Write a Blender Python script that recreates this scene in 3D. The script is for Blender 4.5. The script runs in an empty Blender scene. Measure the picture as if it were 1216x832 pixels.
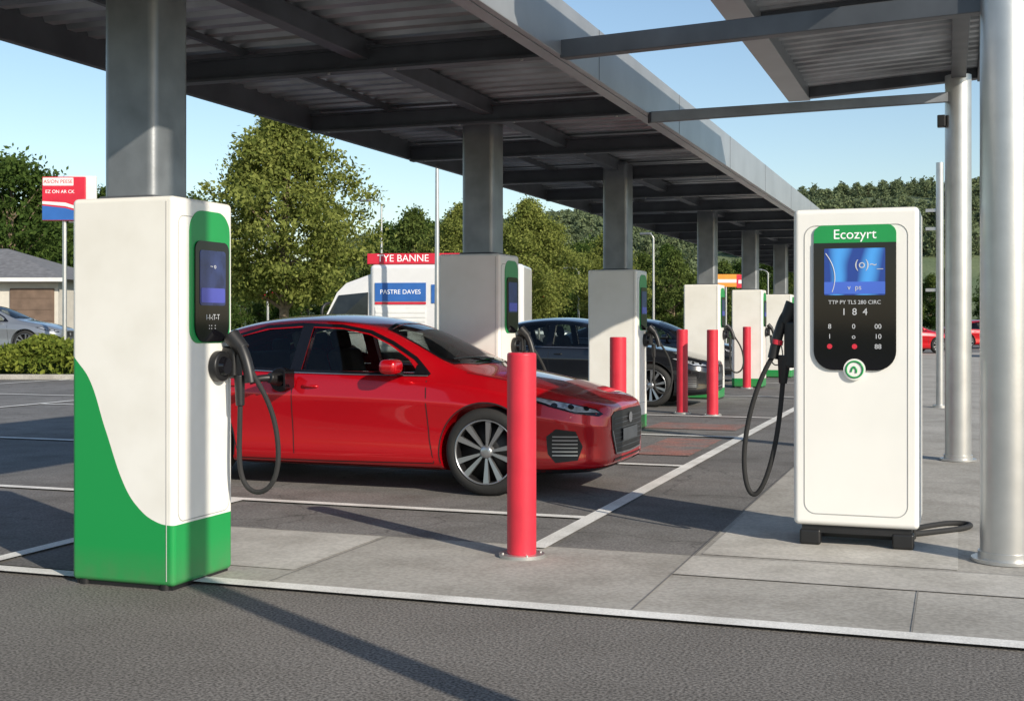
import bpy, bmesh, math, random
import numpy as np
from mathutils import Vector, Matrix
from mathutils.bvhtree import BVHTree
random.seed(3); RNG=np.random.default_rng(5)
S=bpy.context.scene; COL=S.collection
TH=math.radians(19.55); CT,ST=math.cos(TH),math.sin(TH)
def W(xc,zc): return (CT*xc-ST*zc, ST*xc+CT*zc)      # rotate metres right/ahead into world axes
# ------------------------------------------------------------------ materials
def newmat(name):
    m=bpy.data.materials.new(name); m.use_nodes=True
    nt=m.node_tree; b=nt.nodes['Principled BSDF']; return m,nt,b
def N(nt,t,**k):
    n=nt.nodes.new(t)
    for a,v in k.items():
        if a in n.inputs: n.inputs[a].default_value=v
        else: setattr(n,a,v)
    return n
def mat(name,col,rough=.5,metal=0,var=.08,scale=3.,bump=0,bscale=40,coat=0,spec=.5,emit=None,es=0,detail=4):
    m,nt,b=newmat(name)
    b.inputs['Roughness'].default_value=rough; b.inputs['Metallic'].default_value=metal
    b.inputs['Coat Weight'].default_value=coat; b.inputs['Coat Roughness'].default_value=.03
    b.inputs['Specular IOR Level'].default_value=spec
    tc=N(nt,'ShaderNodeTexCoord'); L=nt.links
    no=N(nt,'ShaderNodeTexNoise'); no.inputs['Scale'].default_value=scale; no.inputs['Detail'].default_value=detail
    L.new(tc.outputs['Object'],no.inputs['Vector'])
    r=N(nt,'ShaderNodeValToRGB'); r.color_ramp.elements[0].position=.3; r.color_ramp.elements[1].position=.7
    r.color_ramp.elements[0].color=[c*(1-var) for c in col]+[1]; r.color_ramp.elements[1].color=[min(1,c*(1+var)) for c in col]+[1]
    L.new(no.outputs['Fac'],r.inputs['Fac']); L.new(r.outputs['Color'],b.inputs['Base Color'])
    if bump:
        n2=N(nt,'ShaderNodeTexNoise'); n2.inputs['Scale'].default_value=bscale; L.new(tc.outputs['Object'],n2.inputs['Vector'])
        bp=N(nt,'ShaderNodeBump'); bp.inputs['Strength'].default_value=bump; bp.inputs['Distance'].default_value=.01
        L.new(n2.outputs['Fac'],bp.inputs['Height']); L.new(bp.outputs['Normal'],b.inputs['Normal'])
    if emit: b.inputs['Emission Color'].default_value=list(emit)+[1]; b.inputs['Emission Strength'].default_value=es
    return m
def ground_mat(name,c1,c2,speck,rough=.9,sp=.35,cracks=0.,patch=.5,stain=.5):
    m,nt,b=newmat(name); L=nt.links; b.inputs['Roughness'].default_value=rough; b.inputs['Specular IOR Level'].default_value=.25
    tc=N(nt,'ShaderNodeTexCoord')
    def noise(s,d=5):
        n=N(nt,'ShaderNodeTexNoise'); n.inputs['Scale'].default_value=s; n.inputs['Detail'].default_value=d; L.new(tc.outputs['Object'],n.inputs['Vector']); return n
    def ramp(inp,p0,p1,a,bb):
        r=N(nt,'ShaderNodeValToRGB'); r.color_ramp.elements[0].position=p0; r.color_ramp.elements[1].position=p1
        r.color_ramp.elements[0].color=list(a)+[1]; r.color_ramp.elements[1].color=list(bb)+[1]; L.new(inp,r.inputs['Fac']); return r
    def mul(x,y,f=1):
        mx=N(nt,'ShaderNodeMix',data_type='RGBA',blend_type='MULTIPLY'); mx.inputs[0].default_value=f
        L.new(x,mx.inputs[6]); L.new(y,mx.inputs[7]); return mx.outputs[2]
    a=ramp(noise(patch,6).outputs['Fac'],.35,.68,c1,c2).outputs['Color']
    s=ramp(noise(speck,2).outputs['Fac'],.36,.64,(1-sp,)*3,(1+sp,)*3); a=mul(a,s.outputs['Color'])
    st=ramp(noise(2.3,8).outputs['Fac'],.3,.55,(1-.35*stain,1-.36*stain,1-.38*stain),(1,1,1)); a=mul(a,st.outputs['Color'])
    if cracks:
        v=N(nt,'ShaderNodeTexVoronoi',feature='DISTANCE_TO_EDGE'); v.inputs['Scale'].default_value=.45
        nn=noise(3,4); ad=N(nt,'ShaderNodeMix',data_type='RGBA',blend_type='ADD'); ad.inputs[0].default_value=.35
        L.new(tc.outputs['Object'],ad.inputs[6]); L.new(nn.outputs['Color'],ad.inputs[7]); L.new(ad.outputs[2],v.inputs['Vector'])
        cr=ramp(v.outputs['Distance'],0,.006,(1-cracks,)*3,(1,1,1)); a=mul(a,cr.outputs['Color'])
    L.new(a,b.inputs['Base Color'])
    bp=N(nt,'ShaderNodeBump'); bp.inputs['Strength'].default_value=.35; bp.inputs['Distance'].default_value=.005
    L.new(noise(speck*.8,2).outputs['Fac'],bp.inputs['Height']); L.new(bp.outputs['Normal'],b.inputs['Normal'])
    return m
def leaf_mat(name,c1,c2,trans=.35):
    m=bpy.data.materials.new(name); m.use_nodes=True; nt=m.node_tree; nt.nodes.clear(); L=nt.links
    o=N(nt,'ShaderNodeOutputMaterial'); g=N(nt,'ShaderNodeNewGeometry'); tc=N(nt,'ShaderNodeTexCoord')
    no=N(nt,'ShaderNodeTexNoise'); no.inputs['Scale'].default_value=.9; no.inputs['Detail'].default_value=3; L.new(tc.outputs['Object'],no.inputs['Vector'])
    ad=N(nt,'ShaderNodeMath',operation='MULTIPLY_ADD'); ad.inputs[1].default_value=.45; L.new(g.outputs['Random Per Island'],ad.inputs[0])
    sb=N(nt,'ShaderNodeMath',operation='SUBTRACT'); sb.inputs[1].default_value=.2; L.new(no.outputs['Fac'],sb.inputs[0]); L.new(sb.outputs[0],ad.inputs[2])
    r=N(nt,'ShaderNodeValToRGB'); r.color_ramp.elements[0].position=.15; r.color_ramp.elements[1].position=.85
    r.color_ramp.elements[0].color=list(c1)+[1]; r.color_ramp.elements[1].color=list(c2)+[1]; L.new(ad.outputs[0],r.inputs['Fac'])
    d=N(nt,'ShaderNodeBsdfDiffuse'); t=N(nt,'ShaderNodeBsdfTranslucent'); mx=N(nt,'ShaderNodeMixShader'); mx.inputs[0].default_value=trans
    L.new(r.outputs[0],d.inputs[0]); L.new(r.outputs[0],t.inputs[0]); L.new(d.outputs[0],mx.inputs[1]); L.new(t.outputs[0],mx.inputs[2]); L.new(mx.outputs[0],o.inputs[0])
    return m
M={}
M['white']=mat('white_powder_coat',(.84,.83,.785),.38,var=.03,scale=2,bump=.04,bscale=300)
M['white2']=mat('white_paint',(.74,.74,.72),.5,var=.06)
M['green']=mat('green_paint',(.009,.29,.068),.35,var=.05,coat=.2)
M['black']=mat('black_plastic',(.014,.014,.015),.42,var=.2)
M['gloss']=mat('black_glass_panel',(.006,.006,.008),.07,var=.1)
M['rubber']=mat('tyre_rubber',(.02,.02,.02),.8,var=.2,bump=.2)
M['steel']=mat('brushed_steel',(.56,.56,.55),.36,.75,var=.07,scale=6,bump=.03,bscale=60)
M['galv']=mat('galvanised_steel',(.24,.255,.27),.40,.55,var=.2,scale=4,bump=.05)
M['frame']=mat('dark_grey_steel',(.115,.125,.14),.45,.4,var=.2,scale=3)
M['fascia']=mat('fascia_aluminium',(.42,.44,.46),.4,.5,var=.08,scale=2)
M['deck']=mat('roof_decking',(.42,.44,.46),.36,.6,var=.4,scale=1.4)
M['redb']=mat('red_bollard_paint',(.62,.026,.05),.42,var=.1,scale=5,coat=.15,bump=.05,bscale=80)
M['carred']=mat('car_paint_red',(.56,.002,.009),.24,.35,var=.02,coat=1)
M['carblk']=mat('car_paint_black',(.010,.011,.014),.22,.2,var=.05,coat=1)
M['cargry']=mat('car_paint_grey',(.24,.26,.29),.3,.4,var=.03,coat=1)
M['carwht']=mat('car_paint_white',(.7,.7,.7),.3,0,var=.03,coat=.6)
M['dglass']=mat('dark_window_glass',(.012,.014,.016),.12,0,var=.6,scale=2.5,spec=.5)
def glassmat():
    m=bpy.data.materials.new('car_window_glass'); m.use_nodes=True; nt=m.node_tree; nt.nodes.clear(); L=nt.links
    o=N(nt,'ShaderNodeOutputMaterial'); f=N(nt,'ShaderNodeFresnel'); f.inputs[0].default_value=1.5
    t=N(nt,'ShaderNodeBsdfTransparent'); t.inputs[0].default_value=(.58,.62,.60,1); g=N(nt,'ShaderNodeBsdfGlossy'); g.inputs['Roughness'].default_value=.015
    mx=N(nt,'ShaderNodeMixShader'); L.new(f.outputs[0],mx.inputs[0]); L.new(t.outputs[0],mx.inputs[1]); L.new(g.outputs[0],mx.inputs[2]); L.new(mx.outputs[0],o.inputs[0]); return m
M['glass']=glassmat()
M['seat']=mat('seat_fabric',(.16,.14,.125),.8,var=.2,bump=.2)
M['chrome']=mat('rim_alloy',(.45,.46,.48),.28,.85,var=.05)
M['rimdk']=mat('rim_dark',(.012,.012,.013),.5,.2,var=.1)
M['lamp']=mat('headlamp_lens',(.50,.53,.57),.06,.35,var=.6,scale=14,coat=1)
M['taill']=mat('tail_lamp',(.35,.005,.01),.1,var=.1,coat=1)
M['line']=ground_mat('road_marking_paint',(.70,.69,.65),(.82,.81,.77),90,sp=.10,stain=.6,patch=3)
M['asph']=ground_mat('asphalt_road',(.150,.139,.126),(.19,.177,.162),75,sp=.5,stain=.3)
M['asph2']=ground_mat('asphalt_parking',(.155,.149,.142),(.215,.207,.196),60,sp=.25,cracks=.4,patch=.35,stain=.75)
M['conc']=ground_mat('concrete_pavement',(.34,.325,.292),(.43,.41,.372),40,sp=.12,cracks=.0,patch=.9,stain=.6)
M['conc2']=ground_mat('concrete_light',(.44,.42,.38),(.52,.50,.455),40,sp=.1,patch=1.2,stain=.55)
M['joint']=mat('joint_filler',(.20,.19,.175),.9)
M['grass']=ground_mat('grass',(.045,.075,.018),(.09,.13,.03),25,sp=.5,patch=.08)
M['hillg']=ground_mat('hill_grass_hazed',(.10,.14,.07),(.17,.20,.10),2,sp=.2,patch=.03,stain=.2)  # distance haze painted in as a paler, greyer green
M['redpatch']=ground_mat('worn_red_paint',(.34,.16,.13),(.20,.18,.17),60,sp=.3,patch=3)
M['bark']=mat('bark',(.20,.15,.10),.9,var=.4,scale=8,bump=.6,bscale=15)
M['leaf1']=leaf_mat('leaves_willow',(.095,.13,.026),(.33,.36,.10),.42)
M['leaf2']=leaf_mat('leaves_dark',(.028,.06,.015),(.11,.165,.04))
M['leaf3']=leaf_mat('leaves_mid',(.045,.08,.02),(.17,.215,.06))
M['leaf4']=leaf_mat('leaves_far_hazed',(.11,.15,.09),(.20,.24,.12),.3)  # far leaves lightened, the haze is part of their colour
M['hedgel']=leaf_mat('hedge_leaves',(.07,.115,.02),(.28,.32,.06))
M['signred']=mat('sign_red',(.60,.02,.045),.4)
M['signblue']=mat('sign_blue',(.03,.13,.42),.4)
M['signor']=mat('sign_orange',(.75,.28,.03),.4)
M['roof']=mat('roof_tiles',(.17,.17,.175),.8,var=.25,scale=5,bump=.5,bscale=12)
M['render']=mat('house_render',(.60,.57,.50),.8,var=.06)
M['wood']=mat('house_brown',(.16,.11,.08),.8,var=.2)
M['txtw']=mat('white_text',(.85,.85,.85),.5,var=.01,emit=(1,1,1),es=.15)
M['txtg']=mat('dim_text',(.55,.57,.6),.5,var=.01)
M['grayline']=mat('panel_seam',(.42,.42,.40),.6)
def screen_mat():
    m,nt,b=newmat('display_screen'); L=nt.links; tc=N(nt,'ShaderNodeTexCoord')
    w=N(nt,'ShaderNodeTexWave'); w.inputs['Scale'].default_value=1.6; w.inputs['Distortion'].default_value=5; L.new(tc.outputs['Object'],w.inputs['Vector'])
    r=N(nt,'ShaderNodeValToRGB'); e=r.color_ramp.elements; e[0].color=(.01,.04,.22,1); e[1].color=(.05,.26,.62,1); e[0].position=.25
    L.new(w.outputs['Fac'],r.inputs['Fac']); L.new(r.outputs[0],b.inputs['Base Color']); L.new(r.outputs[0],b.inputs['Emission Color'])
    b.inputs['Emission Strength'].default_value=.4; b.inputs['Roughness'].default_value=.12; return m
M['screen']=screen_mat()
M['screen2']=mat('display_bar',(.04,.10,.42),.12,var=.1,emit=(.06,.14,.6),es=.35)
M['screen3']=mat('display_dim',(.014,.022,.07),.1,var=.6,scale=12,emit=(.02,.03,.12),es=.5)
M['screen4']=mat('display_bar_dim',(.05,.06,.28),.12,var=.2,emit=(.06,.07,.36),es=.4)
def livery(name,pts,x0,x1):
    m,nt,b=newmat(name); L=nt.links; tc=N(nt,'ShaderNodeTexCoord'); sx=N(nt,'ShaderNodeSeparateXYZ'); L.new(tc.outputs['Object'],sx.inputs[0])
    mr=N(nt,'ShaderNodeMapRange'); mr.inputs['From Min'].default_value=x0; mr.inputs['From Max'].default_value=x1; L.new(sx.outputs['X'],mr.inputs['Value'])
    fc=N(nt,'ShaderNodeFloatCurve'); c=fc.mapping.curves[0]
    zmax=1.5
    c.points[0].location=((pts[0][0]-x0)/(x1-x0),pts[0][1]/zmax); c.points[-1].location=((pts[-1][0]-x0)/(x1-x0),pts[-1][1]/zmax)
    for p in pts[1:-1]: c.points.new((p[0]-x0)/(x1-x0),p[1]/zmax)
    fc.mapping.update(); L.new(mr.outputs[0],fc.inputs['Value'])
    ml=N(nt,'ShaderNodeMath',operation='MULTIPLY'); ml.inputs[1].default_value=zmax; L.new(fc.outputs[0],ml.inputs[0])
    lt=N(nt,'ShaderNodeMath',operation='LESS_THAN'); L.new(sx.outputs['Z'],lt.inputs[0]); L.new(ml.outputs[0],lt.inputs[1])
    no=N(nt,'ShaderNodeTexNoise'); no.inputs['Scale'].default_value=3; no.inputs['Detail'].default_value=6; L.new(tc.outputs['Object'],no.inputs['Vector'])
    r=N(nt,'ShaderNodeValToRGB'); r.color_ramp.elements[0].color=(.79,.775,.72,1); r.color_ramp.elements[1].color=(.86,.85,.805,1); r.color_ramp.elements[0].position=.3;r.color_ramp.elements[1].position=.6; L.new(no.outputs['Fac'],r.inputs['Fac'])
    mx=N(nt,'ShaderNodeMix',data_type='RGBA'); L.new(lt.outputs[0],mx.inputs[0]); L.new(r.outputs[0],mx.inputs[6]); mx.inputs[7].default_value=(.009,.29,.068,1)
    # road grime rising from the foot
    gr=N(nt,'ShaderNodeMapRange'); gr.inputs['From Min'].default_value=.0; gr.inputs['From Max'].default_value=.22; gr.inputs['To Min'].default_value=.55; gr.inputs['To Max'].default_value=0; L.new(sx.outputs['Z'],gr.inputs['Value'])
    n2=N(nt,'ShaderNodeTexNoise'); n2.inputs['Scale'].default_value=14; n2.inputs['Detail'].default_value=6; L.new(tc.outputs['Object'],n2.inputs['Vector'])
    m2=N(nt,'ShaderNodeMath',operation='MULTIPLY'); L.new(gr.outputs[0],m2.inputs[0]); L.new(n2.outputs['Fac'],m2.inputs[1])
    mx2=N(nt,'ShaderNodeMix',data_type='RGBA'); L.new(m2.outputs[0],mx2.inputs[0]); L.new(mx.outputs[2],mx2.inputs[6]); mx2.inputs[7].default_value=(.16,.14,.11,1)
    L.new(mx2.outputs[2],b.inputs['Base Color']); b.inputs['Roughness'].default_value=.36; b.inputs['Coat Weight'].default_value=.15
    return m
M['livA']=livery('charger_livery_wave',[(-.65,1.24),(-.61,1.20),(-.53,1.10),(-.43,.84),(-.30,.53),(-.22,.43),(-.12,.365),(0,.345)],-.65,0)
M['livB']=livery('charger_livery_base',[(-.65,.2),(-.3,.2),(0,.2)],-.65,0)
# ------------------------------------------------------------------ geometry helpers
def group(name,loc=(0,0,0),rz=0):
    e=bpy.data.objects.new(name,None); COL.objects.link(e); e.location=loc; e.rotation_euler=(0,0,rz); e.empty_display_size=.2; return e
def obj(name,me,mats,parent=None,smooth=False):
    o=bpy.data.objects.new(name,me); COL.objects.link(o)
    if not isinstance(mats,(list,tuple)): mats=[mats]
    if not me.materials:
        for m in mats: me.materials.append(m)
    if parent: o.parent=parent
    if smooth:
        me.polygons.foreach_set('use_smooth',[True]*len(me.polygons))
    return o
def mesh(name,v,f,mats,parent=None,smooth=False):
    me=bpy.data.meshes.new(name); me.from_pydata([tuple(p) for p in v],[],f); me.update(); return obj(name,me,mats,parent,smooth)
def bm_obj(name,bm,mats,parent=None,smooth=False):
    me=bpy.data.meshes.new(name); bm.to_mesh(me); bm.free(); return obj(name,me,mats,parent,smooth)
def bev(o,w,seg=3):
    m=o.modifiers.new('bevel','BEVEL'); m.width=w; m.segments=seg; m.limit_method='ANGLE'; m.angle_limit=math.radians(40)
    o.data.polygons.foreach_set('use_smooth',[True]*len(o.data.polygons))
    w2=o.modifiers.new('wn','WEIGHTED_NORMAL'); w2.keep_sharp=True; return o
def box(name,x,y,z,m,parent=None,b=0,seg=3):
    v=[(a,c,d) for d in z for c in y for a in x]
    f=[(0,2,3,1),(4,5,7,6),(0,1,5,4),(2,6,7,3),(0,4,6,2),(1,3,7,5)]
    o=mesh(name,v,f,m,parent)
    if b: bev(o,b,seg)
    return o
def beam(name,p,q,w,h,m,parent=None,b=0):
    """rectangular beam, p,q = centre of the underside at both ends"""
    p=Vector(p);q=Vector(q); d=(q-p).normalized(); s=d.cross(Vector((0,0,1))).normalized()*w/2; u=Vector((0,0,h))
    v=[p-s,p+s,p+s+u,p-s+u,q-s,q+s,q+s+u,q-s+u]
    o=mesh(name,v,[(0,1,2,3),(7,6,5,4),(0,4,5,1),(1,5,6,2),(2,6,7,3),(3,7,4,0)],m,parent)
    if b: bev(o,b,2)
    return o
def cyl(name,p,q,r,m,parent=None,n=32,r2=None,b=0):
    p=Vector(p);q=Vector(q); d=(q-p); L=d.length; bm=bmesh.new()
    bmesh.ops.create_cone(bm,cap_ends=True,segments=n,radius1=r,radius2=r if r2 is None else r2,depth=L)
    M4=Matrix.Translation((p+q)/2)@d.to_track_quat('Z','Y').to_matrix().to_4x4(); bm.transform(M4)
    for f in bm.faces: f.smooth=len(f.verts)==4
    for e in bm.edges:
        if len(e.link_faces)==2 and any(len(f.verts)>4 for f in e.link_faces): e.smooth=False
    o=bm_obj(name,bm,m,parent)
    if b: bev(o,b,3)
    return o
def tube(name,pts,r,m,parent=None,cyc=False,smooth=True):
    c=bpy.data.curves.new(name,'CURVE'); c.dimensions='3D'; c.bevel_depth=r; c.bevel_resolution=3; c.resolution_u=10
    if smooth:
        s=c.splines.new('NURBS'); s.points.add(len(pts)-1); s.order_u=4; s.use_endpoint_u=True
    else:
        s=c.splines.new('POLY'); s.points.add(len(pts)-1)
    for a,p in zip(s.points,pts): a.co=(*p,1)
    s.use_cyclic_u=cyc; c.use_fill_caps=True; c.materials.append(m)
    o=bpy.data.objects.new(name,c); COL.objects.link(o); o.parent=parent; return o
def rrect(w,h,rt,rb,n=8):
    out=[]
    for cx,cy,r,a0 in ((w/2-rt,h/2-rt,rt,0),(-w/2+rt,h/2-rt,rt,90),(-w/2+rb,-h/2+rb,rb,180),(w/2-rb,-h/2+rb,rb,270)):
        for i in range(n+1):
            a=math.radians(a0+90*i/n); out.append((cx+r*math.cos(a),cy+r*math.sin(a)))
    return out
def place(face,off,a,b,d):
    return (a,off-d,b) if face=='y' else (off+d,a,b)     # 'y': faces -Y ; 'x': faces +X
def plate(name,face,off,ca,cb,w,h,rt,rb,t,m,parent,d0=0.):
    ol=rrect(w,h,max(rt,.001),max(rb,.001)); n=len(ol)
    v=[place(face,off,ca+a,cb+b,d0) for a,b in ol]+[place(face,off,ca+a,cb+b,d0+t) for a,b in ol]
    f=[tuple(range(n)),tuple(range(n,2*n))[::-1]]+[(i,(i+1)%n,n+(i+1)%n,n+i) for i in range(n)]
    o=mesh(name,v,f,m,parent); bm=bmesh.new(); bm.from_mesh(o.data); bmesh.ops.recalc_face_normals(bm,faces=bm.faces); bm.to_mesh(o.data); bm.free(); return o
def outline(name,face,off,ca,cb,w,h,r,rad,m,parent):
    return tube(name,[place(face,off,ca+a,cb+b,0) for a,b in rrect(w,h,r,r)],rad,m,parent,True,False)
def text(name,body,face,off,a,b,size,m,parent,d=0,ext=.001):
    c=bpy.data.curves.new(name,'FONT'); c.body=body; c.size=size; c.align_x='CENTER'; c.align_y='CENTER'; c.extrude=ext; c.materials.append(m)
    o=bpy.data.objects.new(name,c); COL.objects.link(o); o.parent=parent; o.location=place(face,off,a,b,d)
    o.rotation_euler=(math.pi/2,0,0) if face=='y' else (math.pi/2,0,math.pi/2); return o
def sheet(name,poly,z,m,parent=None):
    return mesh(name,[(x,y,z) for x,y in poly],[tuple(range(len(poly)))],m,parent)
def rect(x0,x1,y0,y1): return [(x0,y0),(x1,y0),(x1,y1),(x0,y1)]
# ------------------------------------------------------------------ ground
sheet('ground',rect(-900,900,-300,1500),-.004,M['grass'])
sheet('parking_lot_asphalt',[(-34,5.9),(45,5.9),(45,95),(-8,95),(-34,40)],.004,M['asph2'])
sheet('road',rect(-80,80,-30,5.9),.0,M['asph'])
gp=group('concrete_pavement')
sheet('apron',rect(-4.75,-1.5,5.9,7.5),.008,M['conc'],gp)
sheet('walkway',rect(-1.5,3.2,5.9,60),.008,M['conc'],gp)
sheet('charger_pad',rect(-1.5,3.2,6.9,7.48),.012,M['conc2'],gp)
sheet('charger_slab',rect(-4.72,-3.55,6.3,7.46),.012,M['conc2'],gp)
sheet('equipment_pad',rect(-1.46,.0,7.55,9.2),.012,M['conc2'],gp)
for i,(a) in enumerate([rect(-1.506,-1.498,5.95,60),rect(-4.75,3.2,7.492,7.5),rect(-.2,-.194,5.95,6.9),rect(-3.52,-3.514,5.95,7.49),rect(-1.5,3.2,6.892,6.9)]+[rect(-1.49,3.2,y,y+.008) for y in (9.4,11.6,14,16.5,19,22,25,28,32,36)]):
    sheet('joint',a,.0135+.0008*(i%2),M['joint'],gp)
mk=group('painted_markings')
def ln(a): sheet('line',a,.0165,M['line'],mk)
ln([(-30,5.62),(-4.5,5.71),(-4.5,5.83),(-30,5.74)]); ln(rect(-3.9,30,5.82,5.95))
ln(rect(-2.53,-2.41,7.4,60)); ln(rect(-9.6,-2.53,8.6,8.71)); ln(rect(-5.41,-5.3,5.95,8.6))
for y in (12.0,15.2,18.4,23.6,28.8,34,39): ln(rect(-7.4,-2.53,y,y+.11))
for x in (-14.8,-20.3): ln(rect(x,x+.12,11,60))
for y in (12.2,17.4,22.6,28): ln(rect(-14.7,-9.8,y,y+.11))
for y in (14.5,19.5,24.5): ln(rect(-20.2,-14.8,y,y+.11))
sheet('worn_red_marking',rect(-3.3,-2.65,13.0,14.9),.012,M['redpatch'],mk); sheet('worn_red_marking',rect(-3.9,-2.7,16.2,17.2),.012,M['redpatch'],mk)
# ------------------------------------------------------------------ canopy 1
can=group('parking_canopy')
U0,U1,HB=-6.1,-2.7,3.30
def decking(name,u0,u1,v0,v1,z0,z1,parent,pitch=.24,dep=.05):
    v=[];f=[];y=v0
    prof=[(0,0),(.4,0),(.5,1),(.9,1)]
    pts=[]
    while y<v1:
        for a,b in prof: pts.append((y+a*pitch,b*dep))
        y+=pitch
    for yy,dz in pts: v+= [(u0,yy,z0+dz),(u1,yy,z1+dz)]
    for i in range(len(pts)-1): f.append((2*i,2*i+1,2*i+3,2*i+2))
    return mesh(name,v,f,M['deck'],parent)
decking('roof_decking',U0,U1,2.0,62,HB+.235,HB+.235,can)
box('roof_cover',(U0,U1),(2,62),(HB+.31,HB+.35),M['frame'],can)
box('fascia_right',(U1,U1+.05),(2,62),(HB,HB+.40),M['fascia'],can,.006)
for k in range(20): box('fascia_joint',(U1+.048,U1+.0525),(3.5+3*k,3.508+3*k),(HB+.004,HB+.396),M['frame'],can)
box('fascia_lip',(U1-.10,U1-.002),(2,62),(HB-.004,HB+.012),M['fascia'],can)
box('fascia_left',(U0-.06,U0),(2,62),(HB+.03,HB+.36),M['frame'],can,.006)
box('ridge_beam',(-4.29,-4.17),(2,62),(HB+.08,HB+.225),M['frame'],can,.005)
box('purlin',(-5.27,-5.23),(2,62),(HB+.175,HB+.228),M['frame'],can)
vs=[3.5,6.0,8.55,11.2,13.6,16.3]+[16.3+2.5*i for i in range(1,18)]
for v in vs:
    box('cross_beam_web',(U0+.01,U1-.11),(v-.015,v+.015),(HB+.02,HB+.16),M['frame'],can)
    box('cross_beam_flange',(U0+.008,U1-.105),(v-.055,v+.055),(HB-.001,HB+.0195),M['frame'],can)
    box('cross_beam_top',(U0+.008,U1-.105),(v-.055,v+.055),(HB+.1605,HB+.18),M['frame'],can)
    for u in (-5.9,-4.5,-3.95,-2.95): cyl('bolt',(u,v-.03,HB-.012),(u,v-.03,HB),.012,M['steel'],can,8)
cols=[(-4.25,5.90),(-4.50,11.8),(-4.22,16.05),(-4.33,22.9),(-4.2,27.1),(-4.2,32),(-4.2,37),(-4.2,42),(-4.2,47),(-4.2,52),(-4.2,57)]
for i,(u,v) in enumerate(cols):
    w=.168
    box('column',(u-w,u+w),(v-w,v+w),(0.02,HB+.2),M['galv'],can,.05,5)
    box('column_collar',(u-w-.02,u+w+.02),(v-w-.02,v+w+.02),(2.06,2.10),M['frame'],can,.04,4)
# tie beams
beam('tie_beam',(U1+.05,8.55,HB-.02),(.15,7.95,3.24),.10,.13,M['frame'],can,.006)
beam('tie_beam',(U1+.05,11.2,3.22),(-.1,13.45,3.63),.07,.10,M['frame'],can,.006)
# ------------------------------------------------------------------ canopy 2
c2=group('walkway_canopy')
A0,A1=-1.77,.34; zl,zr=3.87,3.97
def zz(u): return zl+(zr-zl)*(u-A0)/(A1-A0)
decking('roof_decking',A0+.2,A1-.1,7.0,14.2,zz(A0)+.12,zz(A1)+.12,c2,.22)
mesh('roof_cover',[(A0,7,zl+.2),(A1,7,zr+.2),(A1,14.3,zr+.2),(A0,14.3,zl+.2),(A0,7,zl+.24),(A1,7,zr+.24),(A1,14.3,zr+.24),(A0,14.3,zl+.24)],[(0,3,2,1),(4,5,6,7),(0,1,5,4),(1,2,6,5),(2,3,7,6),(3,0,4,7)],M['frame'],c2)
beam('edge_beam',(A0+.10,6.95,zl),(A0+.10,14.3,zl),.24,.19,M['fascia'],c2,.008)
beam('edge_beam',(A1-.08,6.95,zr),(A1-.08,14.3,zr),.14,.19,M['frame'],c2,.008)
beam('end_beam',(A0+.22,14.2,zl+.01),(A1-.15,14.2,zr+.01),.12,.16,M['frame'],c2,.008)
beam('end_beam',(A0+.22,7.05,zl+.01),(A1-.15,7.05,zr+.01),.12,.16,M['frame'],c2,.008)
beam('girder',(.05,7.1,3.86),(.0,14.1,3.86),.14,.10,M['frame'],c2,.006)
beam('mid_beam',(A0+.22,10.6,zl+.04),(A1-.15,10.6,zr+.04),.07,.08,M['frame'],c2)
for (u,v,r) in ((.262,7.93,.142),(.0,13.5,.128)):
    cyl('column',(u,v,.0),(u,v,3.9),r,M['steel'],c2,48); cyl('base_plate',(u,v,.012),(u,v,.03),r+.05,M['steel'],c2,40)
    cyl('base_ring',(u,v,.03),(u,v,.07),r+.012,M['steel'],c2,40)
box('junction_box',(-.20,-.12),(13.40,13.5),(3.38,3.50),M['black'],c2,.01)
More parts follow.
